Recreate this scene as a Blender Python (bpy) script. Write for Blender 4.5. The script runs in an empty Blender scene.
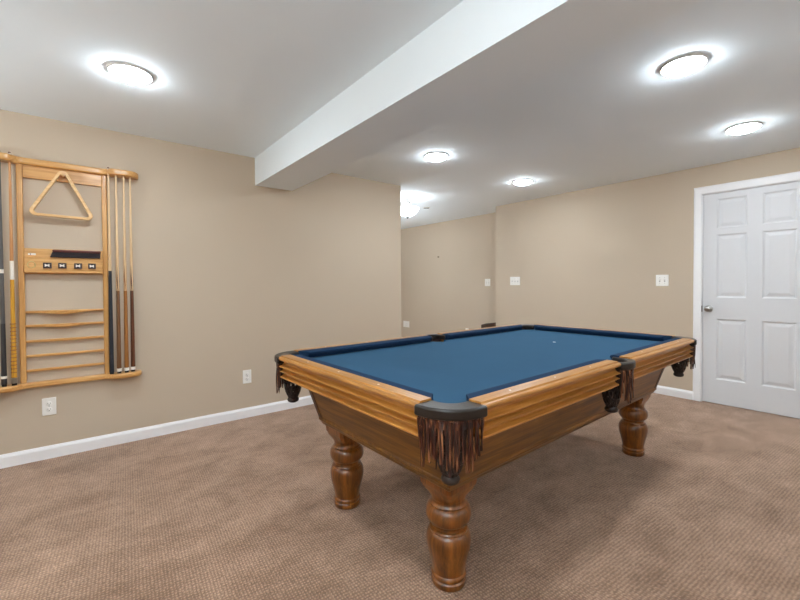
import bpy, bmesh, math, random
from mathutils import Vector, Matrix
R = math.radians
sc = bpy.context.scene
COL = sc.collection
random.seed(7)

# ------------------------------------------------------------------ materials
def new_mat(name):
    m = bpy.data.materials.new(name)
    m.use_nodes = True
    nt = m.node_tree
    return m, nt, nt.nodes['Principled BSDF'], nt.nodes['Material Output']

def srgb(r, g, b):
    def f(c):
        c /= 255.0
        return c / 12.92 if c <= .04045 else ((c + .055) / 1.055) ** 2.4
    return (f(r), f(g), f(b), 1)

def plain(name, col, rough=.5, metal=0.0, spec=.5, noise=0.0, nscale=40, bump=0.0):
    m, nt, b, out = new_mat(name)
    b.inputs['Base Color'].default_value = col
    b.inputs['Roughness'].default_value = rough
    b.inputs['Metallic'].default_value = metal
    b.inputs['Specular IOR Level'].default_value = spec
    if noise or bump:
        tc = nt.nodes.new('ShaderNodeTexCoord')
        n = nt.nodes.new('ShaderNodeTexNoise')
        n.inputs['Scale'].default_value = nscale
        n.inputs['Detail'].default_value = 4
        nt.links.new(tc.outputs['Object'], n.inputs['Vector'])
        if noise:
            mx = nt.nodes.new('ShaderNodeMix'); mx.data_type = 'RGBA'
            mx.inputs['A'].default_value = tuple(c * (1 - noise) for c in col[:3]) + (1,)
            mx.inputs['B'].default_value = tuple(min(1, c * (1 + noise)) for c in col[:3]) + (1,)
            nt.links.new(n.outputs['Fac'], mx.inputs['Factor'])
            nt.links.new(mx.outputs['Result'], b.inputs['Base Color'])
        if bump:
            bp = nt.nodes.new('ShaderNodeBump')
            bp.inputs['Strength'].default_value = bump
            bp.inputs['Distance'].default_value = .002
            nt.links.new(n.outputs['Fac'], bp.inputs['Height'])
            nt.links.new(bp.outputs['Normal'], b.inputs['Normal'])
    return m

def wood(name, dark, mid, light, axis='x', rough=.35, scale=1.0, contrast=1.0, coat=.2):
    """Oak: stretched noise for the pores, a warped wave for the cathedral figure."""
    m, nt, b, out = new_mat(name)
    tc = nt.nodes.new('ShaderNodeTexCoord')
    def mapped(along, across):
        mp = nt.nodes.new('ShaderNodeMapping')
        s = {'x': (along, across, across), 'y': (across, along, across), 'z': (across, across, along)}[axis]
        mp.inputs['Scale'].default_value = tuple(v * scale for v in s)
        nt.links.new(tc.outputs['Object'], mp.inputs['Vector'])
        return mp
    n1 = nt.nodes.new('ShaderNodeTexNoise'); n1.inputs['Scale'].default_value = 1
    n1.inputs['Detail'].default_value = 6; n1.inputs['Roughness'].default_value = .65
    nt.links.new(mapped(5, 130).outputs['Vector'], n1.inputs['Vector'])
    n2 = nt.nodes.new('ShaderNodeTexNoise'); n2.inputs['Scale'].default_value = 1
    n2.inputs['Detail'].default_value = 3; n2.inputs['Distortion'].default_value = 1.2
    nt.links.new(mapped(1.6, 22).outputs['Vector'], n2.inputs['Vector'])
    mix = nt.nodes.new('ShaderNodeMath'); mix.operation = 'MULTIPLY_ADD'
    mix.inputs[1].default_value = .5
    nt.links.new(n1.outputs['Fac'], mix.inputs[0])
    m2 = nt.nodes.new('ShaderNodeMath'); m2.operation = 'MULTIPLY'; m2.inputs[1].default_value = .5
    nt.links.new(n2.outputs['Fac'], m2.inputs[0])
    nt.links.new(m2.outputs[0], mix.inputs[2])
    cr = nt.nodes.new('ShaderNodeValToRGB')
    e = cr.color_ramp.elements
    w = .14 / contrast
    e[0].position = .5 - w; e[0].color = dark
    e[1].position = .5 + w; e[1].color = light
    k = cr.color_ramp.elements.new(.5); k.color = mid
    nt.links.new(mix.outputs[0], cr.inputs['Fac'])
    nt.links.new(cr.outputs['Color'], b.inputs['Base Color'])
    b.inputs['Roughness'].default_value = rough
    b.inputs['Coat Weight'].default_value = coat
    b.inputs['Coat Roughness'].default_value = .25
    bp = nt.nodes.new('ShaderNodeBump'); bp.inputs['Strength'].default_value = .15
    bp.inputs['Distance'].default_value = .001
    nt.links.new(n1.outputs['Fac'], bp.inputs['Height'])
    nt.links.new(bp.outputs['Normal'], b.inputs['Normal'])
    return m

def carpet_mat():
    m, nt, b, out = new_mat('carpet')
    L = nt.links.new
    tc = nt.nodes.new('ShaderNodeTexCoord')
    # woven loops: two crossed waves, one row every 16 mm
    rot = nt.nodes.new('ShaderNodeMapping'); rot.inputs['Rotation'].default_value = (0, 0, R(4))
    L(tc.outputs['Object'], rot.inputs['Vector'])
    wv = []
    for d, s in (('X', 26.0), ('Y', 22.0)):
        w = nt.nodes.new('ShaderNodeTexWave'); w.wave_type = 'BANDS'; w.bands_direction = d
        w.wave_profile = 'SIN'
        w.inputs['Scale'].default_value = s
        w.inputs['Distortion'].default_value = 3.2
        w.inputs['Detail'].default_value = 2
        w.inputs['Detail Scale'].default_value = 2.5
        L(rot.outputs['Vector'], w.inputs['Vector']); wv.append(w)
    mul = nt.nodes.new('ShaderNodeMath'); mul.operation = 'MULTIPLY'
    L(wv[0].outputs['Fac'], mul.inputs[0]); L(wv[1].outputs['Fac'], mul.inputs[1])
    fine = nt.nodes.new('ShaderNodeTexNoise'); fine.inputs['Scale'].default_value = 85
    fine.inputs['Detail'].default_value = 3
    L(tc.outputs['Object'], fine.inputs['Vector'])
    big = nt.nodes.new('ShaderNodeTexNoise'); big.inputs['Scale'].default_value = 3.4
    big.inputs['Detail'].default_value = 9; big.inputs['Roughness'].default_value = .72
    big.inputs['Distortion'].default_value = .3
    mp = nt.nodes.new('ShaderNodeMapping'); mp.inputs['Rotation'].default_value = (0, 0, R(52))
    mp.inputs['Scale'].default_value = (1.0, 1.4, 1)
    L(tc.outputs['Object'], mp.inputs['Vector']); L(mp.outputs['Vector'], big.inputs['Vector'])
    cr = nt.nodes.new('ShaderNodeValToRGB')
    e = cr.color_ramp.elements
    e[0].position = .34; e[0].color = CARPET[0]
    e[1].position = .67; e[1].color = CARPET[1]
    L(big.outputs['Fac'], cr.inputs['Fac'])
    # loops darken the gaps between rows
    g = nt.nodes.new('ShaderNodeMapRange')
    g.inputs['To Min'].default_value = .76; g.inputs['To Max'].default_value = 1.34
    L(mul.outputs[0], g.inputs['Value'])
    g2 = nt.nodes.new('ShaderNodeMapRange')
    g2.inputs['From Min'].default_value = .3; g2.inputs['From Max'].default_value = .7
    g2.inputs['To Min'].default_value = .74; g2.inputs['To Max'].default_value = 1.26
    L(fine.outputs['Fac'], g2.inputs['Value'])
    mm = nt.nodes.new('ShaderNodeMath'); mm.operation = 'MULTIPLY'
    L(g.outputs['Result'], mm.inputs[0]); L(g2.outputs['Result'], mm.inputs[1])
    vm = nt.nodes.new('ShaderNodeVectorMath'); vm.operation = 'SCALE'
    L(cr.outputs['Color'], vm.inputs[0]); L(mm.outputs[0], vm.inputs['Scale'])
    L(vm.outputs['Vector'], b.inputs['Base Color'])
    b.inputs['Roughness'].default_value = .95
    b.inputs['Specular IOR Level'].default_value = .1
    b.inputs['Sheen Weight'].default_value = .25
    add = nt.nodes.new('ShaderNodeMath'); add.operation = 'ADD'
    L(mul.outputs[0], add.inputs[0]); L(fine.outputs['Fac'], add.inputs[1])
    bp = nt.nodes.new('ShaderNodeBump'); bp.inputs['Strength'].default_value = .5
    bp.inputs['Distance'].default_value = .004
    L(add.outputs[0], bp.inputs['Height']); L(bp.outputs['Normal'], b.inputs['Normal'])
    return m

def emit(name, col, strength, rim=None):
    m, nt, b, out = new_mat(name)
    b.inputs['Base Color'].default_value = (.9, .9, .9, 1)
    b.inputs['Emission Color'].default_value = col
    b.inputs['Emission Strength'].default_value = strength
    return m

# tunables ---------------------------------------------------------------
CARPET = (srgb(138, 107, 84), srgb(182, 148, 124))
EXPOSURE = 0.10
LIGHT = (.90, 1.0, 1.075, 1)
LED = 138.0
BOWL = 5.0
FILL_TORCH = 100.0  # strength of the added upward fill lamps
M = {}
M['wall'] = plain('wall_paint', (.545, .452, .348, 1), .75, spec=.25, noise=.012, nscale=3, bump=.05)
M['ceiling'] = plain('ceiling_paint', (.80, .865, .905, 1), .85, spec=.2, noise=.01, nscale=5)
M['trim'] = plain('white_trim_paint', srgb(240, 240, 242), .4, spec=.4)
M['door'] = plain('white_door_paint', srgb(216, 217, 220), .45, spec=.4, noise=.012, nscale=30)
M['plastic'] = plain('white_plastic', srgb(243, 241, 236), .35)
M['plastic_grey'] = plain('grey_slot', srgb(150, 148, 144), .5)
M['dark_slot'] = plain('dark_slot', srgb(40, 38, 36), .6)
M['nickel'] = plain('brushed_nickel', srgb(175, 172, 168), .28, metal=1)
M['chrome'] = plain('polished_chrome', srgb(200, 198, 198), .12, metal=1)
M['carpet'] = carpet_mat()
OAK = (srgb(146, 92, 30), srgb(178, 120, 52), srgb(198, 140, 70))
for ax in 'xyz':
    M['oak_' + ax] = wood('table_oak_' + ax, *OAK, axis=ax, rough=.32, coat=.35)
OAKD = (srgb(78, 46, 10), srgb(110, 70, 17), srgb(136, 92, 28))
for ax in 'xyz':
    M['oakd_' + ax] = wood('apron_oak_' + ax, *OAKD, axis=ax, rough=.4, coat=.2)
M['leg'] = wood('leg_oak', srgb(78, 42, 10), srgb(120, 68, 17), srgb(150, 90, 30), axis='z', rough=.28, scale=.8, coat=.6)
RK = (srgb(176, 120, 60), srgb(206, 154, 88), srgb(222, 176, 112))
for ax in 'xz':
    M['rack_' + ax] = wood('rack_oak_' + ax, *RK, axis=ax, rough=.32, coat=.35, contrast=.8)
M['rackwood_light'] = wood('triangle_maple', srgb(206, 160, 104), srgb(224, 182, 126), srgb(234, 198, 146), axis='x', rough=.4)
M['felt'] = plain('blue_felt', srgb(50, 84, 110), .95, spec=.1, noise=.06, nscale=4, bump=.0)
M['cushion'] = plain('shaded_blue_felt', srgb(32, 54, 80), .95, spec=.1)  # same felt as the bed, darkened for the shade on the cushion noses
M['leather'] = plain('black_leather', srgb(31, 25, 22), .33, spec=.5, noise=.25, nscale=60, bump=.3)
M['leather_brown'] = plain('dark_brown_leather', srgb(48, 26, 20), .55, noise=.3, nscale=50)
M['net'] = plain('black_net_leather', srgb(34, 22, 20), .5, noise=.3, nscale=60)
def fringe_mat():
    m, nt, b, out = new_mat('fringe_leather')
    L = nt.links.new
    tc = nt.nodes.new('ShaderNodeTexCoord')
    mp = nt.nodes.new('ShaderNodeMapping'); mp.inputs['Scale'].default_value = (130, 130, 9)
    L(tc.outputs['Object'], mp.inputs['Vector'])
    n = nt.nodes.new('ShaderNodeTexNoise'); n.inputs['Scale'].default_value = 1; n.inputs['Detail'].default_value = 2
    L(mp.outputs['Vector'], n.inputs['Vector'])
    cr = nt.nodes.new('ShaderNodeValToRGB'); e = cr.color_ramp.elements
    e[0].position = .40; e[0].color = srgb(26, 11, 8)
    e[1].position = .66; e[1].color = srgb(150, 98, 62)
    k = e.new(.55); k.color = srgb(78, 33, 19)
    L(n.outputs['Fac'], cr.inputs['Fac']); L(cr.outputs['Color'], b.inputs['Base Color'])
    b.inputs['Roughness'].default_value = .45
    return m
M['fringe'] = fringe_mat()
M['led'] = emit('led_diffuser', LIGHT, LED)
M['bowl'] = emit('lit_glass_bowl', LIGHT, BOWL)
M['shaft'] = wood('cue_maple', srgb(206, 172, 128), srgb(222, 190, 148), srgb(232, 204, 166), axis='z', rough=.3)
M['butt_brown'] = wood('cue_butt_walnut', srgb(84, 56, 34), srgb(116, 78, 48), srgb(136, 96, 62), axis='z', rough=.25)
M['butt_tan'] = wood('cue_butt_oak', srgb(130, 84, 40), srgb(160, 104, 52), srgb(178, 122, 66), axis='z', rough=.25)
M['butt_dark'] = wood('cue_butt_mahogany', srgb(66, 36, 22), srgb(96, 54, 34), srgb(116, 70, 46), axis='z', rough=.25)
M['butt_amber'] = wood('cue_butt_amber', srgb(170, 116, 30), srgb(206, 150, 48), srgb(224, 172, 70), axis='z', rough=.22)
M['cue_navy'] = plain('navy_cue_wrap', srgb(26, 30, 40), .5)
M['cue_grey'] = plain('charcoal_cue', srgb(84, 82, 82), .3)
M['cue_black'] = plain('black_cue_wrap', srgb(48, 46, 48), .5)
M['ivory'] = plain('ivory_ferrule', srgb(236, 230, 220), .35)
M['rubber'] = plain('black_rubber', srgb(24, 22, 22), .7)
M['tip'] = plain('cue_tip_leather', srgb(110, 70, 60), .8)
M['bristle'] = plain('black_bristles', srgb(40, 32, 34), .9, noise=.5, nscale=200, bump=.6)
M['brush_wood'] = plain('reddish_brush_wood', srgb(92, 42, 36), .35)
M['chalk_frame'] = plain('chalk_wrapper', srgb(92, 70, 62), .6)
M['chalk_face'] = plain('chalk_face', srgb(44, 38, 40), .8)
M['cream'] = plain('cream_disc', srgb(214, 190, 130), .5)
M['brown_furn'] = wood('dark_walnut', srgb(36, 22, 16), srgb(54, 34, 24), srgb(70, 46, 32), axis='y', rough=.4)
M['steel'] = plain('dark_steel', srgb(90, 80, 70), .4, metal=.8)

# ------------------------------------------------------------------ helpers
def obj(name, bm, mat, parent=None, smooth=None, bevel=0, seg=2, loc=None, mats=None):
    bmesh.ops.recalc_face_normals(bm, faces=bm.faces[:])
    me = bpy.data.meshes.new(name)
    bm.to_mesh(me); bm.free()
    for mt in (mats or [mat]):
        me.materials.append(mt)
    o = bpy.data.objects.new(name, me)
    COL.objects.link(o)
    if parent is not None: o.parent = parent
    if loc is not None: o.location = loc
    if smooth is not None:
        me.shade_smooth()
        me.set_sharp_from_angle(angle=R(smooth))
    if bevel:
        md = o.modifiers.new('bevel', 'BEVEL'); md.width = bevel; md.segments = seg
        md.limit_method = 'ANGLE'; md.angle_limit = R(40)
        if smooth is None:
            me.shade_smooth(); me.set_sharp_from_angle(angle=R(50))
    return o

def thing(name, label, cat, loc=(0, 0, 0), rotz=0, group=None):
    o = bpy.data.objects.new(name, None); COL.objects.link(o)
    o.empty_display_size = .05
    o.location = loc; o.rotation_euler = (0, 0, rotz)
    o['label'] = label; o['category'] = cat
    if group: o['group'] = group
    return o

def tag(o, label, cat, group=None):
    o['label'] = label; o['category'] = cat
    if group: o['group'] = group
    return o

def struct(name, bm, mat, bevel=0):
    o = obj(name, bm, mat, bevel=bevel)
    o['kind'] = 'structure'
    return o

def bx(lo, hi, bm=None):
    bm = bm or bmesh.new()
    x0, y0, z0 = lo; x1, y1, z1 = hi
    v = [bm.verts.new(p) for p in ((x0,y0,z0),(x1,y0,z0),(x1,y1,z0),(x0,y1,z0),(x0,y0,z1),(x1,y0,z1),(x1,y1,z1),(x0,y1,z1))]
    for f in ((0,3,2,1),(4,5,6,7),(0,1,5,4),(1,2,6,5),(2,3,7,6),(3,0,4,7)):
        bm.faces.new([v[i] for i in f])
    return bm

def lathe(prof, n=32, bm=None, c=(0, 0, 0), axis='z'):
    """prof = [(r, h)...]; closed with caps where r > 0 at the ends"""
    bm = bm or bmesh.new()
    def P(r, h, a):
        x, y = r * math.cos(a), r * math.sin(a)
        if axis == 'z': p = (x, y, h)
        elif axis == 'x': p = (h, x, y)
        else: p = (x, h, y)
        return (p[0] + c[0], p[1] + c[1], p[2] + c[2])
    rings = []
    for r, h in prof:
        if r < 1e-6: rings.append([bm.verts.new(P(0, h, 0))])
        else: rings.append([bm.verts.new(P(r, h, 2 * math.pi * i / n)) for i in range(n)])
    for A, B in zip(rings, rings[1:]):
        for i in range(n):
            j = (i + 1) % n
            if len(A) == 1 and len(B) == 1: continue
            if len(A) == 1: bm.faces.new((A[0], B[i], B[j]))
            elif len(B) == 1: bm.faces.new((A[i], A[j], B[0]))
            else: bm.faces.new((A[i], A[j], B[j], B[i]))
    if len(rings[0]) > 1: bm.faces.new(rings[0][::-1])
    if len(rings[-1]) > 1: bm.faces.new(rings[-1])
    return bm

def tube(pts, r, n=8, bm=None, closed=False):
    bm = bm or bmesh.new()
    pts = [Vector(p) for p in pts]
    m = len(pts)
    rings = []
    for i, p in enumerate(pts):
        a = pts[(i - 1) % m] if (closed or i > 0) else pts[i]
        b = pts[(i + 1) % m] if (closed or i < m - 1) else pts[i]
        d = (b - a).normalized()
        u = d.cross(Vector((0, 0, 1)))
        if u.length < 1e-4: u = d.cross(Vector((0, 1, 0)))
        u.normalize(); w = d.cross(u)
        rr = r[i] if isinstance(r, (list, tuple)) else r
        rings.append([bm.verts.new(p + rr * (math.cos(2*math.pi*k/n) * u + math.sin(2*math.pi*k/n) * w)) for k in range(n)])
    for i in range(m if closed else m - 1):
        A, B = rings[i], rings[(i + 1) % m]
        for k in range(n):
            bm.faces.new((A[k], A[(k+1) % n], B[(k+1) % n], B[k]))
    if not closed:
        bm.faces.new(rings[0][::-1]); bm.faces.new(rings[-1])
    return bm

def extrude_poly(pts, z0, z1, bm=None):
    """pts: plan outline (x, y); closed prism between z0 and z1 (may be concave)"""
    bm = bm or bmesh.new()
    a = [bm.verts.new((x, y, z0)) for x, y in pts]
    b = [bm.verts.new((x, y, z1)) for x, y in pts]
    n = len(pts)
    for i in range(n):
        bm.faces.new((a[i], a[(i+1) % n], b[(i+1) % n], b[i]))
    bm.faces.new(a[::-1]); bm.faces.new(b)
    return bm

def sweep(O, A, I, prof, s0, s1, bm=None):
    """closed cross-section prof = [(d, z)] swept along A from s0(d) to s1(d); d runs along I"""
    bm = bm or bmesh.new()
    O, A, I = Vector(O), Vector(A), Vector(I)
    f0 = s0 if callable(s0) else (lambda d: s0)
    f1 = s1 if callable(s1) else (lambda d: s1)
    a = [bm.verts.new(O + A * f0(d) + I * d + Vector((0, 0, z))) for d, z in prof]
    b = [bm.verts.new(O + A * f1(d) + I * d + Vector((0, 0, z))) for d, z in prof]
    n = len(prof)
    for i in range(n):
        bm.faces.new((a[i], a[(i+1) % n], b[(i+1) % n], b[i]))
    bm.faces.new(a[::-1]); bm.faces.new(b)
    return bm

def loft(loops, bm=None, cap=True):
    bm = bm or bmesh.new()
    rings = [[bm.verts.new(p) for p in lp] for lp in loops]
    n = len(rings[0])
    for A, B in zip(rings, rings[1:]):
        for i in range(n):
            bm.faces.new((A[i], A[(i+1) % n], B[(i+1) % n], B[i]))
    if cap:
        bm.faces.new(rings[0][::-1]); bm.faces.new(rings[-1])
    return bm

# ------------------------------------------------------------------ the room
H = 2.31
YL = 3.6075          # face of the left wall
XB = 4.7606          # face of the wall with the door
XE = 2.878           # outside corner where the left wall stops
YE = 3.727           # outside corner where the door wall stops
XR = 5.1465          # wall at the back of the recess
X0, Y0, Y1 = -2.3, -2.1, 7.2
struct('floor', bx((X0 - .1, Y0 - .1, -.1), (XR + .1, Y1 + .1, 0)), M['carpet'])
struct('ceiling', bx((X0 - .1, Y0 - .1, H), (XR + .1, Y1 + .1, H + .1)), M['ceiling'])
struct('wall_left', bx((X0, YL, 0), (XE, YL + .12, H)), M['wall'])
# door wall with the door opening cut out
DY1, DY0, DH = 1.226, .442, 2.034
bm = bx((XB, DY1, 0), (XB + .12, YE, H))
bx((XB, Y0, 0), (XB + .12, DY0, H), bm)
bx((XB, DY0, DH), (XB + .12, DY1, H), bm)
struct('wall_right', bm, M['wall'])
struct('wall_recess_side', bx((XB + .12, YE - .12, 0), (XR, YE, H)), M['wall'])
struct('wall_recess', bx((XR, YE - .12, 0), (XR + .1, Y1, H)), M['wall'])
struct('wall_far', bx((1.2, Y1, 0), (XR + .1, Y1 + .1, H)), M['wall'])
struct('wall_hall', bx((1.1, YL + .12, 0), (1.2, Y1 + .1, H)), M['wall'])
struct('wall_near', bx((X0 - .1, Y0 - .1, 0), (XB + .12, Y0, H)), M['wall'])
struct('wall_behind', bx((X0 - .1, Y0, 0), (X0, YL + .12, H)), M['wall'])
struct('wall_closet', bx((XB + .4, Y0 - .1, 0), (XB + .45, YE - .12, H)), M['wall'])
struct('beam', bx((1.2122, Y0, 2.0646), (1.5587, YL, H)), M['ceiling'])

def baseboard(name, lo, hi, inward):
    """board with a rounded top edge; (lo, hi) run of the wall face, inward = normal"""
    p0, p1 = Vector((*lo, 0)), Vector((*hi, 0))
    A = (p1 - p0); L = A.length; A.normalize()
    prof = [(0, 0), (.014, 0), (.014, .066), (.011, .074), (.008, .078), (.005, .085), (0, .086)]
    return struct(name, sweep(p0, A, Vector((*inward, 0)), prof, 0, L), M['trim'])
baseboard('baseboard_left', (X0, YL), (XE, YL), (0, -1))
baseboard('baseboard_right', (XB, DY1 + .066), (XB, YE), (-1, 0))
baseboard('baseboard_right_near', (XB, Y0), (XB, DY0 - .066), (-1, 0))
baseboard('baseboard_recess', (XR, YE), (XR, Y1), (-1, 0))
baseboard('baseboard_end', (XE, YL), (XE, YL + .12), (1, 0))

# door casing (mitred boards), jamb and six-panel door
def casing():
    prof = [(0, 0), (.010, .0), (.014, .004), (.016, .012), (.018, .040), (.018, .056), (.012, .064), (.004, .068), (0, .068)]
    bm = bmesh.new()
    # each loop of the path is the profile (out, across) placed at a mitre
    def ring(y, z, dy, dz):
        return [(XB - t, y + dy * w, z + dz * w) for t, w in prof]
    loft([ring(DY1, 0, 1, 0), ring(DY1, DH, 1, 1.1), ring(DY0, DH, -1, 1.1), ring(DY0, 0, -1, 0)], bm)
    return bm
struct('trim_1', casing(), M['trim'])
bm = bx((XB - .001, DY1 - .004, 0), (XB + .12, DY1 + .012, DH))
bx((XB - .001, DY0 - .012, 0), (XB + .12, DY0 + .004, DH), bm)
bx((XB - .001, DY0, DH - .004), (XB + .12, DY1, DH + .012), bm)
struct('trim_2', bm, M['trim'])

def door_bm(y0, y1, z0, z1, x, t):
    """slab facing -x with six raised panels"""
    bm = bmesh.new()
    ys = sorted([y0, y1, 1.112, .886, .783, .557])
    zs = sorted([z0, z1, 1.972, 1.690, 1.632, 1.026, .825, .238])
    grid = {}
    for i, y in enumerate(ys):
        for j, z in enumerate(zs):
            grid[i, j] = bm.verts.new((x, y, z))
    for i in range(len(ys) - 1):
        for j in range(len(zs) - 1):
            q = [grid[i, j], grid[i+1, j], grid[i+1, j+1], grid[i, j+1]]
            if i in (1, 3) and j in (1, 3, 5):
                loops = [q]
                for ins, dep in ((.004, .001), (.012, .009), (.020, .010), (.046, .003), (.05, .0025)):
                    a = (x + dep, ys[i] + ins, zs[j] + ins); b = (x + dep, ys[i+1] - ins, zs[j+1] - ins)
                    loops.append([bm.verts.new(p) for p in ((a[0], a[1], a[2]), (a[0], b[1], a[2]), (a[0], b[1], b[2]), (a[0], a[1], b[2]))])
                for A, B in zip(loops, loops[1:]):
                    for k in range(4):
                        bm.faces.new((A[k], A[(k+1) % 4], B[(k+1) % 4], B[k]))
                bm.faces.new(loops[-1])
            else:
                bm.faces.new(q)
    # edges and back
    nI, nJ = len(ys), len(zs)
    back = {}
    rim = [(i, 0) for i in range(nI)] + [(nI-1, j) for j in range(1, nJ)] + [(i, nJ-1) for i in range(nI-2, -1, -1)] + [(0, j) for j in range(nJ-2, 0, -1)]
    bv = [bm.verts.new((x + t, ys[i], zs[j])) for i, j in rim]
    for k in range(len(rim)):
        k2 = (k + 1) % len(rim)
        bm.faces.new((grid[rim[k]], grid[rim[k2]], bv[k2], bv[k]))
    bm.faces.new(bv)
    return bm
door = struct('door_1', door_bm(DY0 + .006, DY1 - .007, .006, DH - .008, XB + .006, .035), M['door'])
kn = lathe([(0, 0), (.033, 0), (.034, -.003), (.032, -.008), (.018, -.011), (.012, -.016), (.011, -.03), (.018, -.036),
            (.026, -.044), (.0285, -.054), (.026, -.063), (.018, -.069), (0, -.071)], 32, c=(XB + .006, 1.168, .918), axis='x')
obj('door_knob', kn, M['nickel'], door, smooth=40)
obj('latch_plate', bx((XB - .0025, DY1 - .0045, .885), (XB + .003, DY1 + .004, .945)), M['steel'], door)

# ------------------------------------------------------------------ ceiling lights
def recessed_light(x, y, label):
    t = thing('recessed_light', label, 'ceiling light', (x, y, H), 0, 'round recessed ceiling lights')
    obj('trim_ring', lathe([(.091, 0), (.1045, 0), (.1045, -.003), (.102, -.0095), (.0985, -.0112), (.095, -.0102), (.091, -.005), (.091, 0)], 48), M['nickel_trim'], t, smooth=40)
    obj('diffuser', lathe([(.0905, -.004), (.0895, -.011), (.082, -.021), (.065, -.029), (.037, -.035), (0, -.037)], 48), M['led'], t, smooth=60)
    return t
M['nickel_trim'] = plain('satin_trim', srgb(205, 203, 201), .35)
recessed_light(.212, 2.575, 'round ceiling light left of the beam, above the cue rack wall')
recessed_light(2.470, .722, 'largest and nearest round ceiling light right of the beam')
recessed_light(3.810, .735, 'round ceiling light in front of the white door')
recessed_light(2.465, 2.580, 'round ceiling light between the beam and the hanging glass bowl light')
recessed_light(3.840, 2.635, 'round ceiling light nearest the wall corner with the triple switch')
recessed_light(.212, .722, 'round ceiling light left of the beam, past the top edge of the picture')
recessed_light(3.80, 5.05, 'added round fill light just behind the end of the left wall, out of sight')  # unseen, added to brighten the recess
recessed_light(2.90, 6.30, 'added round fill light far back in the hall behind the left wall, out of sight')  # second added light for the recess, also out of view

# unseen upward lamps, added to brighten the ceiling and the recess
def fill_torchiere(x, y, label, k=1.0):
    m = emit('fill_lamp_dish', LIGHT, FILL_TORCH * k)
    t = thing('fill_lamp', label, 'added fill lamp', (x, y, 0))
    obj('base', lathe([(0, 0), (.14, 0), (.14, .012), (.12, .022), (.03, .03), (0, .03)], 40), M['nickel'], t, smooth=40)
    obj('pole', lathe([(0, .028), (.012, .028), (.012, 1.20), (0, 1.20)], 16), M['nickel'], t, smooth=40)
    obj('shade', lathe([(0, 1.19), (.04, 1.20), (.12, 1.235), (.19, 1.30), (.20, 1.32), (.196, 1.32), (.185, 1.30), (.118, 1.242), (.04, 1.212), (0, 1.21)], 48), M['nickel_trim'], t, smooth=50)
    obj('bulb', lathe([(0, 1.278), (.16, 1.278), (.155, 1.288), (.10, 1.296), (0, 1.30)], 40), m, t, smooth=60)
fill_torchiere(-1.3, -.7, 'added fill lamp with an upturned dish, unseen behind the viewer', 4.1)
fill_torchiere(-1.7, 2.5, 'added fill lamp with an upturned dish, unseen past the left edge of the picture', 1.1)
fill_torchiere(2.4, -1.7, 'added fill lamp with an upturned dish, unseen past the right edge of the picture', 1.2)
fill_torchiere(3.0, 5.4, 'added fill lamp with an upturned dish in the hall, unseen behind the left wall', 1.6)

# semi-flush bowl light in the recess
M['pewter'] = plain('pewter', srgb(96, 94, 91), .45, spec=.3)
SX, SY = 3.32, 4.018
t = thing('semi_flush_light', 'nickel ceiling light with a lit white glass bowl, at the end of the left wall', 'ceiling light', (SX, SY, H))
obj('canopy', lathe([(0, 0), (.075, 0), (.075, -.012), (.062, -.022), (.02, -.028), (0, -.028)], 32), M['pewter'], t, smooth=40)
obj('stem', lathe([(0, -.02), (.013, -.02), (.013, -.255), (0, -.255)], 16), M['pewter'], t, smooth=40)
for k in range(3):
    a = R(20 + 120 * k)
    c, s = math.cos(a), math.sin(a)
    obj('arm', tube([(c*r, s*r, z) for r, z in ((.012, -.03), (.03, -.045), (.05, -.075), (.075, -.10), (.105, -.120), (.125, -.150))], .0065), M['pewter'], t, smooth=60)
obj('bowl', lathe([(.139, -.142), (.149, -.140), (.151, -.148), (.142, -.170), (.120, -.203), (.092, -.230), (.055, -.247), (.01, -.251),
                   (.01, -.243), (.052, -.239), (.087, -.222), (.113, -.197), (.134, -.166), (.139, -.142)], 48), M['bowl'], t, smooth=60)
obj('finial', lathe([(0, -.246), (.016, -.246), (.018, -.254), (.010, -.262), (.012, -.27), (.006, -.28), (0, -.283)], 24), M['pewter'], t, smooth=60)

# ceiling vent beyond it
t = thing('ceiling_vent', 'small dark slotted vent on the ceiling beside the hanging glass bowl light', 'vent', (3.985, 4.385, H), R(-40))
obj('frame', bx((-.048, -.032, -.010), (.048, .032, 0)), M['plastic'], t, bevel=.002)
for k in range(3):
    obj('slat', bx((-.04, -.022 + k*.017, -.0115), (.04, -.012 + k*.017, -.007)), M['dark_slot'], t)

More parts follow.
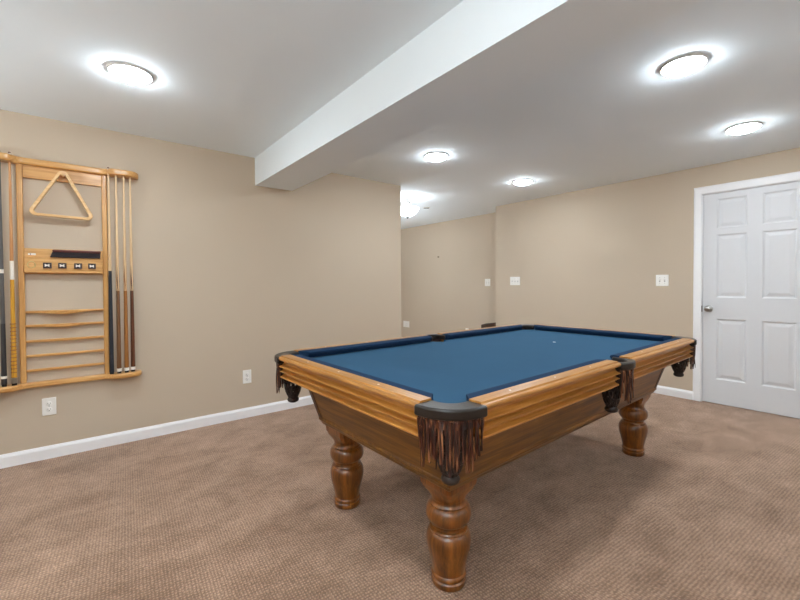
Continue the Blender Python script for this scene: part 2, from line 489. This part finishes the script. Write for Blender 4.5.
# ------------------------------------------------------------------ switches and outlets
def wall_plate(name, cat, label, origin, rotz, w, h, kind, gangs, plugged=False):
    """plate in local xz facing local -y"""
    t = thing(name, label, cat, origin, rotz)
    obj('plate', bx((-w/2, -.006, -h/2), (w/2, 0, h/2)), M['plastic'], t, bevel=.003)
    for g in range(gangs):
        cx = (g - (gangs - 1) / 2) * .046
        if kind == 'outlet':
            for s in (-1, 1):
                bm = lathe([(0, -.006), (.0165, -.006), (.0165, -.0085), (.0150, -.0095), (0, -.0095)], 24, c=(cx, 0, s*.0195), axis='y')
                r = obj('receptacle', bm, M['plastic'], t, smooth=40)
                bm = bx((cx - .0075, -.0100, s*.0195 - .001), (cx - .0055, -.0094, s*.0195 + .0075))
                bx((cx + .0055, -.0100, s*.0195 - .001), (cx + .0075, -.0094, s*.0195 + .0065), bm)
                lathe([(0, -.0094), (.0028, -.0094), (.0028, -.0100), (0, -.0100)], 12, bm, c=(cx, 0, s*.0195 - .008), axis='y')
                obj('slots', bm, M['dark_slot'], r)
            obj('screw', lathe([(0, -.006), (.003, -.006), (.003, -.0072), (0, -.0075)], 12, c=(cx, 0, 0), axis='y'), M['nickel'], t)
        else:
            obj('toggle_slot', bx((cx - .006, -.0066, -.013), (cx + .006, -.0058, .013)), M['plastic_grey'], t)
            bm = bmesh.new()
            loft([[(cx-.005, -.006, -.004), (cx+.005, -.006, -.004), (cx+.005, -.006, .008), (cx-.005, -.006, .008)],
                  [(cx-.004, -.018, .006), (cx+.004, -.018, .006), (cx+.004, -.018, .012), (cx-.004, -.018, .012)]], bm)
            obj('toggle', bm, M['plastic'], t)
            for s in (-1, 1):
                obj('screw', lathe([(0, -.006), (.003, -.006), (.003, -.0072), (0, -.0075)], 12, c=(cx, 0, s*.030), axis='y'), M['nickel'], t)
    return t
wall_plate('wall_outlet', 'outlet', 'white duplex outlet on the tan wall below the cue rack', (-.1985, YL, .354), 0, .074, .118, 'outlet', 1)
wall_plate('wall_outlet', 'outlet', 'white duplex outlet low on the tan wall, left of the pool table', (1.121, YL, .362), 0, .074, .118, 'outlet', 1)
wall_plate('light_switch', 'light switch', 'white double switch plate on the wall beside the door', (XB, 1.567, 1.198), R(-90), .118, .118, 'switch', 2)
wall_plate('light_switch', 'light switch', 'white triple switch plate just right of the wall corner', (XB, 3.390, 1.212), R(-90), .164, .116, 'switch', 3)
wall_plate('light_switch', 'light switch', 'white double switch plate in the recess, left of the wall corner', (XR, 4.192, 1.197), R(-90), .110, .118, 'switch', 2)
wall_plate('wall_outlet', 'outlet', 'white double outlet in the recess by the end of the left wall', (XR, 6.285, .365), R(-90), .19, .125, 'outlet', 2)
wall_plate('wall_outlet', 'outlet', 'white outlet in the recess, just showing above the far table rail', (XR, 4.637, .355), R(-90), .074, .118, 'outlet', 1)
tag(obj('wall_nail', lathe([(0, 0), (.006, 0), (.006, -.02), (.012, -.022), (.012, -.027), (0, -.028)], 12, c=(XR, 5.324, 1.677), axis='x'), M['steel'], smooth=40),
    'small dark nail in the bare wall of the recess', 'nail')

# dark bench whose sloping top shows over the far rail, cut off by the wall corner
t = thing('bench', 'dark brown bench with a sloping top, peeking over the table at the wall corner', 'bench', (4.96, 3.99, 0))
bm = bmesh.new()
loft([[(-.17, -.24, .53), (.16, -.24, .53), (.16, -.24, .60), (-.17, -.24, .60)],
      [(-.17, -.05, .46), (.16, -.05, .46), (.16, -.05, .572), (-.17, -.05, .572)],
      [(-.17, .045, .43), (.16, .045, .43), (.16, .045, .545), (-.17, .045, .545)]], bm)
obj('top', bm, M['brown_furn'], t, bevel=.006)
obj('body', bx((-.15, -.22, .12), (.14, .03, .44)), M['brown_furn'], t, bevel=.004)
for sx in (-.15, .11):
    for sy in (-.22, .00):
        obj('leg', bx((sx, sy, 0), (sx + .03, sy + .03, .12)), M['brown_furn'], t)

# ------------------------------------------------------------------ pool table
TL, TW = 2.443, 1.366
a, b = TL / 2, TW / 2
ZT = .805
G, GS = .150, .072          # rail ends stop this far from a corner / from a side pocket's middle
tab = thing('pool_table', 'oak pool table with blue felt and turned legs in the middle of the carpet', 'pool table', (2.012, 1.4925, 0), R(1.2))
RAIL = [(.066, .805), (.0185, .805), (.0165, .802), (.015, .799), (.009, .7995), (.004, .7975), (.0008, .793), (.0008, .788), (.004, .783), (.013, .7795),
        (.027, .778), (.028, .770), (.0265, .762), (.020, .756), (.0085, .7525), (.004, .7505), (.0045, .748), (.014, .745),
        (.027, .744), (.0285, .738), (.027, .733), (.021, .7295), (.0125, .727), (.0075, .7258), (.008, .723), (.017, .720),
        (.029, .719), (.030, .712), (.0285, .706), (.023, .702), (.0145, .6995), (.0105, .698), (.0105, .692), (.013, .690), (.135, .690), (.135, .74), (.066, .74)]
CUSH = [(.0655, .8046), (.095, .8045), (.112, .8025), (.1195, .798), (.1200, .792), (.112, .780), (.100, .764), (.0655, .764)]
def rail(O, A, I, s0, s1, c0, c1, mat, nsight):
    r = obj('rail', sweep(O, A, I, RAIL, s0, s1), mat, tab, smooth=28)
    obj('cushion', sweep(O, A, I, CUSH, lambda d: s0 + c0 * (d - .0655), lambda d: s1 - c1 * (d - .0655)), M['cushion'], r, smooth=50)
    for s in nsight:
        p = Vector(O) + Vector(A) * s + Vector(I) * .042
        obj('sight', lathe([(0, .8049), (.0042, .8049), (.0042, .8054), (0, .8055)], 12, c=(p.x, p.y, 0)), M['ivory'], r)
q = TL / 8
for sv in (-1, 1):
    O, I = (0, sv * b, 0), (0, -sv, 0)
    rail(O, (1, 0, 0), I, -a + G, -GS, .9, .35, M['oak_x'], (-3*q + .03, -2*q + .02, -q + .01))
    rail(O, (1, 0, 0), I, GS, a - G, .35, .9, M['oak_x'], (q - .01, 2*q - .02, 3*q - .03))
for su in (-1, 1):
    rail((su * a, 0, 0), (0, 1, 0), (-su, 0, 0), -b + G, b - G, .9, .9, M['oak_y'], (-.28, 0, .28))

# bed cloth with notches at the six pockets
def bed_outline():
    P = []
    e = .098
    def arc(cx, cy, r, t0, t1, n=10):
        for k in range(n + 1):
            t = R(t0 + (t1 - t0) * k / n)
            P.append((cx + r * math.cos(t), cy + r * math.sin(t)))
    A_, B_ = a - e, b - e
    rc, rs = .062, .055
    arc(-A_, -B_, rc, 90, 0)
    arc(0, -B_, rs, 180, 0)
    arc(A_, -B_, rc, 180, 90)
    arc(A_, B_, rc, 270, 180)
    arc(0, B_, rs, 360, 180)
    arc(-A_, B_, rc, 0, -90)
    return P
bed = obj('bed', extrude_poly(bed_outline(), .735, .763), M['felt'], tab)
obj('spot', lathe([(0, .763), (.011, .763), (.011, .7634), (0, .7634)], 20, c=(TL/4 - .06, 0, 0)), M['ivory'], bed)

# apron: sloping boards, dark corner strips, base moulding, floor of the cabinet
def ring4(d, z, ch):
    x, y = a - d, b - d
    return [(-x+ch, -y, z), (x-ch, -y, z), (x, -y+ch, z), (x, y-ch, z), (x-ch, y, z), (-x+ch, y, z), (-x, y-ch, z), (-x, -y+ch, z)]
def dz(z): return .142 + (.69 - z) * .273
def apron_board(i0, i1, mat):
    lo, hi = ring4(dz(.455), .455, .001), ring4(dz(.70), .70, .001)
    lo2, hi2 = ring4(dz(.455) + .025, .455, .001), ring4(dz(.70) + .025, .70, .001)
    bm = loft([[lo[i0], lo[i1], lo2[i1], lo2[i0]], [hi[i0], hi[i1], hi2[i1], hi2[i0]]])
    return obj('apron', bm, mat, tab)
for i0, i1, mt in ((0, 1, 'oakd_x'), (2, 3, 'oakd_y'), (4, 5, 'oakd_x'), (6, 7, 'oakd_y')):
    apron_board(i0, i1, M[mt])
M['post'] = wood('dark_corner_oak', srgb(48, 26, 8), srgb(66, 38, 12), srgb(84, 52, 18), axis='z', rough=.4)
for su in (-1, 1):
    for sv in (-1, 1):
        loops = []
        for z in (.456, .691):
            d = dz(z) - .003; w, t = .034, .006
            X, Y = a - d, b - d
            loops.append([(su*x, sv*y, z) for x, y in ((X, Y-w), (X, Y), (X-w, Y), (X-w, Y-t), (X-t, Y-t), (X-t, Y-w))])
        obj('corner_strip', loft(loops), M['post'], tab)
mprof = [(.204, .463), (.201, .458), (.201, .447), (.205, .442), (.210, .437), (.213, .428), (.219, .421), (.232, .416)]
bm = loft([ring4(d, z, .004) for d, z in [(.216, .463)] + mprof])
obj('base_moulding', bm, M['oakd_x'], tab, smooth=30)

LEG = [(0, 0), (.060, 0), (.066, .003), (.0695, .012), (.0685, .024), (.064, .029), (.0675, .034), (.0695, .040), (.0685, .047), (.064, .052),
       (.0655, .064), (.070, .088), (.0775, .118), (.0845, .145), (.0880, .168), (.0885, .184), (.0855, .202), (.0785, .214), (.0755, .216), (.0765, .220),
       (.0735, .225), (.066, .228), (.0645, .234), (.0665, .241), (.075, .247), (.0835, .256), (.0885, .270), (.0895, .284), (.0870, .299), (.0795, .312),
       (.0735, .316), (.0745, .320), (.069, .326), (.0665, .333), (.067, .340), (0, .340)]
def leg(u, v):
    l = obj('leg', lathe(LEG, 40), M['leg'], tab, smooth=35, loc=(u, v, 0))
    # square block that swells out of the round neck
    n = 32
    loops = []
    for z, h, k in ((.333, .066, 0), (.343, .066, .15), (.354, .068, .45), (.365, .071, .8), (.376, .075, 1), (.390, .080, 1), (.396, .084, 1), (.422, .086, 1)):
        lp = []
        for i in range(n):
            t = 2 * math.pi * (i + .5) / n
            c, s = math.cos(t), math.sin(t)
            rs = h / max(abs(c), abs(s))
            rr = h * (1 - k) + rs * k
            lp.append((c * rr, s * rr, z))
        loops.append(lp)
    obj('leg_block', loft(loops), M['leg'], l, smooth=35)
for u, v in ((-.908, -.370), (-.918, .362), (.925, -.370), (.918, .362)):
    leg(u, v)

# pockets: leather rim, fringe, net
def bez(A, K, B, t):
    return tuple((1-t)**2 * p + 2*t*(1-t) * k + t*t * r for p, k, r in zip(A, K, B))
def corner_pocket(su, sv):
    cx, cy = su * a, sv * b
    def W(p, q2): return (cx - su * p, cy - sv * q2)
    n = 20
    outer = [bez((.156, -.007), (.0, .0), (-.007, .156), k / n) for k in range(n + 1)]
    inner = []
    c0, r0 = .135, .062
    for k in range(17):
        t = R(165 + 120 * k / 16)
        inner.append((c0 + r0 * math.cos(t), c0 + r0 * math.sin(t)))
    pts = outer + [(.03, .160), (.062, .162)] + inner + [(.162, .062), (.160, .03)]
    rim = obj('pocket_rim', extrude_poly([W(*p) for p in pts], .764, .7985), M['leather'], tab, bevel=.014, seg=5)
    # liner under the rim
    lin = []
    for k in range(17):
        t = R(150 + 150 * k / 16)
        lin.append((c0 - .01 + .066 * math.cos(t), c0 - .01 + .066 * math.sin(t)))
    lin2 = [(x - .008 if False else c0 - .01 + (x - c0 + .01) * 1.1, c0 - .01 + (y - c0 + .01) * 1.1) for x, y in reversed(lin)]
    obj('pocket_liner', extrude_poly([W(*p) for p in lin + lin2], .70, .766), M['leather_brown'], rim, smooth=40)
    path = [bez((.148, .006), (.014, .014), (.006, .148), k / 60) for k in range(61)]
    fringe(path, W, rim, 20, .130, .195)
    net(W(.102, .102), rim, .050)
def fringe(path, W, rim, count, lmin, lmax):
    bm = bmesh.new()
    n = len(path)
    # band
    for k in range(n - 1):
        pass
    off = lambda i: path[i]
    band_o = [W(*p) for p in path]
    cxm = sum(p[0] for p in band_o) / n; cym = sum(p[1] for p in band_o) / n
    # strips: each a thin twisted strap hanging from the rim
    def at(s):
        s = max(0, min(n - 1.001, s)); i = int(s); f = s - i
        A_, B_ = Vector((*band_o[i], 0)), Vector((*band_o[i + 1], 0))
        return A_.lerp(B_, f), (B_ - A_).normalized()
    def strip(s0, s1, z0, z1, out, sway, taper=.75):
        P0, T0 = at(s0); P1, T1 = at(s1)
        nrm = Vector((T0.y, -T0.x, 0))
        if nrm.dot(P0 - rim_c) < 0: nrm = -nrm
        mid = (P0 + P1) / 2
        rows = []
        m = 6
        for j in range(m + 1):
            f = j / m
            z = z0 + (z1 - z0) * f
            w = 1 - (1 - taper) * f
            sh = nrm * (out + .004 * math.sin(3.1 * f + s0)) + T0 * sway * f
            A_ = mid + (P0 - mid) * w + sh; B_ = mid + (P1 - mid) * w + sh
            th = nrm * .0028
            rows.append([(A_.x, A_.y, z), (B_.x, B_.y, z), (B_.x - th.x, B_.y - th.y, z), (A_.x - th.x, A_.y - th.y, z)])
        loft(rows, bm)
    rim_c = Vector((*W(.16, .16), 0)) if W_corner[0] else Vector((*W(0, .2), 0))
    for k in range(n // 4):                       # continuous band under the rim
        strip(k * 4, min(n - 1, k * 4 + 4.2), .770, .735, 0, 0, 1)
    for layer, out in ((0, -.005), (1, .002)):
        for k in range(count):
            s = (k + .5 * layer) * (n - 1) / count
            e = s + (n - 1) / count * random.uniform(.5, .85)
            mid = 1 - abs(2 * (s / (n - 1)) - 1)
            strip(s, min(e, n - 1), .758, .772 - random.uniform(lmin, lmax) * (.82 + .18 * mid), out, random.uniform(-.006, .006), random.uniform(.5, .9))
    obj('fringe', bm, M['fringe'], rim)
def net(c, rim, r):
    bm = bmesh.new()
    def prof(z):    # radius of the bag at height z
        t = (.74 - z) / (.74 - .560)
        return r * (1 - .18 * t) * math.sqrt(max(.06, 1 - max(0, (t - .45) / .6) ** 2))
    N = 11
    for dirn in (-1, 1):
        for k in range(N):
            pts = []
            for j in range(11):
                z = .745 - .187 * j / 10
                an = 2 * math.pi * k / N + dirn * j * .16
                rr = prof(z)
                pts.append((c[0] + rr * math.cos(an), c[1] + rr * math.sin(an), z))
            tube(pts, .0052, 6, bm)
    for z in (.745, .70, .655, .61, .58):
        rr = prof(z)
        tube([(c[0] + rr * math.cos(t * math.pi / 10), c[1] + rr * math.sin(t * math.pi / 10), z) for t in range(20)], .0055, 6, bm, closed=True)
    lathe([(0, .538), (.018, .537), (.028, .543), (.031, .553), (.025, .565), (.012, .572), (0, .572)], 16, bm, c=(c[0], c[1], 0))
    obj('pocket_net', bm, M['net'], rim, smooth=50)
W_corner = [True]
for su in (-1, 1):
    for sv in (-1, 1):
        corner_pocket(su, sv)
W_corner[0] = False
def side_pocket(sv):
    def W(p, q2): return (p, sv * (b - q2))
    n = 16
    out = [bez((-.076, -.002), (0, -.052), (.076, -.002), k / n) for k in range(n + 1)]
    inn = [(.056 * math.cos(R(t)), .056 + -.050 * math.sin(R(t))) for t in range(0, 181, 12)]
    pts = out + [(.074, .098), (.058, .100)] + inn + [(-.058, .100), (-.074, .098)]
    rim = obj('pocket_rim', extrude_poly([W(*p) for p in pts], .764, .7985), M['leather'], tab, bevel=.014, seg=5)
    lin = [(.060 * math.cos(R(t)), .056 - .055 * math.sin(R(t))) for t in range(0, 181, 12)]
    lin2 = [(.066 * math.cos(R(t)), .056 - .061 * math.sin(R(t))) for t in range(180, -1, -12)]
    obj('pocket_liner', extrude_poly([W(*p) for p in lin + lin2], .70, .766), M['leather_brown'], rim, smooth=40)
    path = [bez((-.070, .008), (0, -.036), (.070, .008), k / 40) for k in range(41)]
    fringe(path, W, rim, 11, .14, .185)
    net(W(0, .075), rim, .046)
side_pocket(-1); side_pocket(1)

# ------------------------------------------------------------------ cue rack on the left wall
CX = -.099
rack = thing('cue_rack', 'oak wall cue rack with rounded shelves, hung on the tan wall at far left', 'cue rack', (CX, YL, .5))
# local: x along the wall, y towards -room (negative = out of the wall), z up from .5
def shelf_outline(hw, mid, wing):
    P = [(-hw + .01, -.001), (-hw, -.006)]
    def dep(x):
        t = min(1, max(0, (abs(x) - .205) / .075))
        return mid + (wing - mid) * t * t * (3 - 2 * t)
    xs = []
    rr = .075
    for k in range(9):                    # rounded left end
        t = math.pi / 2 * k / 8
        P.append((-hw + rr - rr * math.cos(t), -(wing - rr * .9) - rr * .9 * math.sin(t)))
    x = -hw + rr + .01
    while x < hw - rr:
        P.append((x, -dep(x))); x += .0125
    for k in range(8, -1, -1):
        t = math.pi / 2 * k / 8
        P.append((hw - rr + rr * math.cos(t), -(wing - rr * .9) - rr * .9 * math.sin(t)))
    P += [(hw, -.006), (hw - .01, -.001)]
    return P
tops = obj('top_shelf', extrude_poly(shelf_outline(.431, .046, .098), 1.470, 1.514), M['rack_x'], rack, bevel=.012, seg=4)
CUES = ((-.408, .060), (-.361, .060), (.148, .062), (.192, .066), (.237, .066), (.277, .056))
bm = bmesh.new()                                     # holes the cues stand in
for cx_, cy_ in CUES:
    lathe([(0, 1.40), (.0105, 1.40), (.0105, 1.60), (0, 1.60)], 16, bm, c=(cx_ - CX, -cy_, 0))
cut = obj('cutter', bm, M['rack_x'], rack)
bo = tops.modifiers.new('holes', 'BOOLEAN'); bo.object = cut; bo.operation = 'DIFFERENCE'; bo.solver = 'EXACT'
bpy.context.view_layer.update()
dg = bpy.context.evaluated_depsgraph_get()
me = bpy.data.meshes.new_from_object(tops.evaluated_get(dg))
tops.modifiers.clear(); tops.data = me
bpy.data.objects.remove(cut)
obj('bottom_shelf', extrude_poly(shelf_outline(.431, .046, .100), .0, .036), M['rack_x'], rack, bevel=.010, seg=4)
for s in (-1, 1):
    obj('upright', bx((s*.222 - .0155, -.030, .03), (s*.222 + .0155, -.001, 1.475)), M['rack_z'], rack, bevel=.006, seg=3)
obj('cross_rail', bx((-.207, -.020, 1.388), (.207, -.001, 1.475)), M['rack_x'], rack, bevel=.002)
# accessory board: back, ledge for the brush, drilled lower lip
bd = obj('accessory_board', bx((-.207, -.018, .756), (.207, -.001, .925)), M['rack_x'], rack, bevel=.002)
obj('ledge', bx((-.206, -.050, .762), (.206, -.018, .868)), M['rack_x'], bd, bevel=.003)
for dx, zz, rr, mt in ((-.168, .832 + .062, .012, 'ivory'),):
    obj('label_plate', bx((dx - .020, -.0195, .880), (dx + .018, -.018, .893)), M['ivory'], bd)
    obj('label_mark', bx((dx - .011, -.0200, .8835), (dx - .005, -.0194, .8895)), M['brush_wood'], bd)
    bm = tube([(dx - .002 + .019 * math.cos(R(t)), -.052, .815 + .021 * math.sin(R(t))) for t in range(0, 360, 18)], .003, 6, closed=True)
    obj('score_ring', bm, M['cream'], bd, smooth=60)
def ball_shelf(z, bulge):
    loops = []
    for k in range(33):
        x = -.207 + .414 * k / 32
        w = math.exp(-((x + .01) / .085) ** 2)
        y = -.022 - bulge * w
        lo = z - .012 - bulge * .22 * w
        loops.append([(x, -.001, lo), (x, y, lo), (x, y, z + .004), (x, -.001, z + .004)])
    return loft(loops)
for z, bl in ((1.006, .050), (.913, .028), (.811, .006), (.713, .002), (.616, .001)):
    obj('ball_shelf', ball_shelf(z - .5, bl), M['rack_x'], rack, bevel=.003)
obj('peg', lathe([(0, -.02), (.006, -.02), (.006, -.075), (.008, -.078), (0, -.080)], 12, c=(-.0024, 0, 1.4205), axis='y'), M['rack_x'], rack, smooth=40)

# chalk cubes in the ledge
for k, x in enumerate((-.190, -.114, -.030, .046)):
    lab = ['leftmost chalk cube on the cue rack ledge', 'second chalk cube from the left on the cue rack ledge',
           'third chalk cube from the left on the cue rack ledge', 'rightmost chalk cube on the cue rack ledge'][k]
    c = thing('chalk_cube', lab, 'chalk', (x, YL - .0525, 1.312), 0, 'chalk cubes on the cue rack')
    obj('wrapper', bx((-.022, -.012, -.019), (.022, .0025, .019)), M['chalk_frame'], c, bevel=.002)
    obj('face', bx((-.019, -.0128, -.015), (.017, -.0119, .015)), M['chalk_face'], c)
    bm = bmesh.new()
    loft([[(-.013, -.0134, -.010), (-.013, -.0127, -.010), (-.013, -.0127, .010), (-.013, -.0134, .010)],
          [(-.001, -.0134, -.004), (-.001, -.0127, -.004), (-.001, -.0127, .004), (-.001, -.0134, .004)],
          [(.011, -.0134, -.010), (.011, -.0127, -.010), (.011, -.0127, .010), (.011, -.0134, .010)]], bm)
    obj('bow_mark', bm, M['ivory'], c)

# table brush lying on the ledge
br = thing('table_brush', 'dark bristled table brush with a reddish wooden back lying on the cue rack board', 'brush', (-.036, YL - .042, 1.3685))
bm = bmesh.new()
loft([[(-.128 - .012*f, -.017 - .004*f, .034*(1-f)), (.130, -.017 - .004*f, .034*(1-f)), (.130, .016, .034*(1-f)), (-.128 - .012*f, .016, .034*(1-f))] for f in (0, .5, 1)], bm)
obj('bristles', bm, M['bristle'], br)
obj('brush_back', bx((-.128, -.018, .034), (.132, .018, .052)), M['brush_wood'], br, bevel=.007, seg=3)

# triangle rack hung on the peg
def tri_outline(pts, r, n=6):
    P = []
    m = len(pts)
    for i in range(m):
        p, A_, B_ = Vector(pts[i]), Vector(pts[i-1]), Vector(pts[(i+1) % m])
        u, w = (A_ - p).normalized(), (B_ - p).normalized()
        half = u.angle(w) / 2
        d = r / math.tan(half)
        c = p + (u + w).normalized() * (r / math.sin(half))
        s, e = p + u * d, p + w * d
        for k in range(n + 1):
            q2 = s.lerp(e, k / n) - c
            P.append(c + q2.normalized() * r)
    return P
tr = [(-.184, 0), (.184, 0), (0, .352)]
o1 = tri_outline(tr, .030, 8)
cen = Vector((0, .105))
tr2 = [(-.153, .017), (.153, .017), (0, .314)]
o2 = tri_outline(tr2, .018, 8)
bm = bmesh.new()
loops = [[(p.x, y, p.y) for p in o] for o, y in ((o1, .0), (o1, -.036), (o2, -.036), (o2, .0), (o1, .0))]
loft(loops, bm, cap=False)
bmesh.ops.remove_doubles(bm, verts=bm.verts[:], dist=1e-6)
tri = tag(obj('ball_triangle', bm, M['rackwood_light'], smooth=40, bevel=.003), 'light wooden ball triangle hanging in the top of the cue rack', 'ball rack')
tri.location = (-.110, YL - .031, 1.6365)
tri.rotation_euler = (0, R(1.5), 0)

# cues
def cue(name_label, x, y, kind):
    c = thing('pool_cue', name_label, 'pool cue', (x, y, .5365), 0, 'cues standing in the wall rack')
    def seg(nm, z0, z1, m, r=None, n=20):
        def rad(z): return .0148 - (.0148 - .0058) * min(1, max(0, z) / 1.46) ** .85
        steps = [z0 + (z1 - z0) * k / 6 for k in range(7)]
        pr = [(0, z0)] + [((r or rad(z)), z) for z in steps] + [(0, z1)]
        return obj(nm, lathe(pr, n), m, c, smooth=40)
    seg('bumper', 0, .014, M['rubber'], .0125)
    top = {'grey': 1.463, 'amber': 1.463, 'navy': 1.455}.get(kind, 1.436)
    if kind == 'grey':
        seg('butt', .014, .05, M['cue_black']); seg('ring', .05, .066, M['ivory'], .0150)
        seg('wrap', .066, .40, M['cue_black']); seg('forearm', .40, .72, M['cue_grey'])
        seg('joint', .72, .745, M['ivory']); seg('shaft', .745, top, M['cue_grey'])
    elif kind == 'amber':
        seg('butt', .014, .05, M['nickel']); w = seg('wrap', .05, .68, M['butt_amber'])
        for k in range(14):
            obj('wrap_ring', lathe([(.0136, .08 + k*.024), (.0152, .081 + k*.024), (.0152, .086 + k*.024), (.0136, .087 + k*.024)], 20), M['butt_tan'], w)
        seg('joint', .68, .80, M['ivory']); seg('shaft', .80, top, M['butt_tan2'])
    elif kind == 'navy':
        seg('wrap', .014, .745, M['cue_navy']); seg('shaft', .745, top, M['shaft'])
    else:
        seg('ring', .014, .036, M['ivory'], .0150)
        seg('butt', .036, .60, M[kind])
        fo = seg('forearm', .60, .80, M['shaft'])
        # pointed inlays running up the forearm
        bm = bmesh.new()
        for k in range(4):
            an = math.pi / 2 * k + math.pi / 4 + .4
            vs = []
            for z, w in ((.60, .75), (.68, .42), (.76, .14), (.79, .01)):
                rr = .0148 - (.009) * (z / 1.46) ** .85 + .0004
                for s in (-1, 0, 1):
                    vs.append(bm.verts.new((rr * math.cos(an + s*w), rr * math.sin(an + s*w), z)))
            for j in range(3):
                for i in range(2):
                    bm.faces.new((vs[j*3+i], vs[j*3+i+1], vs[j*3+i+4], vs[j*3+i+3]))
        obj('inlay', bm, M[kind], fo, smooth=60)
        seg('shaft', .80, top, M['shaft'])
    seg('ferrule', top, top + .022, M['ivory']); seg('tip', top + .022, top + .031, M['tip'])
    return c
M['butt_tan2'] = wood('cue_shaft_honey', srgb(176, 118, 66), srgb(196, 138, 84), srgb(208, 156, 104), axis='z', rough=.3)
cue('charcoal black cue, leftmost in the wall rack', -.408, YL - .060, 'grey')
cue('golden amber wrapped cue, second from the left in the wall rack', -.361, YL - .060, 'amber')
cue('cue with a dark navy lower half, beside the right upright of the wall rack', .148, YL - .062, 'navy')
cue('brown butted cue right of the navy cue in the wall rack', .192, YL - .066, 'butt_brown')
cue('tan butted cue, second from the right in the wall rack', .237, YL - .066, 'butt_tan')
cue('dark reddish brown butted cue, rightmost in the wall rack', .277, YL - .056, 'butt_dark')

# ------------------------------------------------------------------ camera, view
cam = bpy.data.cameras.new('camera')
co = bpy.data.objects.new('camera', cam); COL.objects.link(co)
yaw, pit, rol, f, sy, h = .9004, -.0165, -.0059, 398.31, -8.7052, 1.1691
F = Vector((math.cos(yaw)*math.cos(pit), math.sin(yaw)*math.cos(pit), math.sin(pit)))
Rt = Vector((math.sin(yaw), -math.cos(yaw), 0)); U = Rt.cross(F)
R2 = math.cos(rol)*Rt + math.sin(rol)*U; U2 = -math.sin(rol)*Rt + math.cos(rol)*U
mw = Matrix((R2, U2, -F)).transposed().to_4x4(); mw.translation = Vector((0, 0, h))
co.matrix_world = mw
cam.sensor_width = 36; cam.sensor_fit = 'HORIZONTAL'; cam.lens = f / 800 * 36
cam.shift_y = sy / 800
cam.clip_start = .02
sc.camera = co

w = bpy.data.worlds.new('world'); sc.world = w; w.use_nodes = True
w.node_tree.nodes['Background'].inputs['Color'].default_value = (.05, .05, .05, 1)
sc.view_settings.view_transform = 'Standard'
sc.view_settings.look = 'None'
sc.view_settings.gamma = 1
sc.view_settings.use_curve_mapping = False
sc.view_settings.exposure = EXPOSURE
sc.cycles.max_bounces = 12
sc.cycles.diffuse_bounces = 8
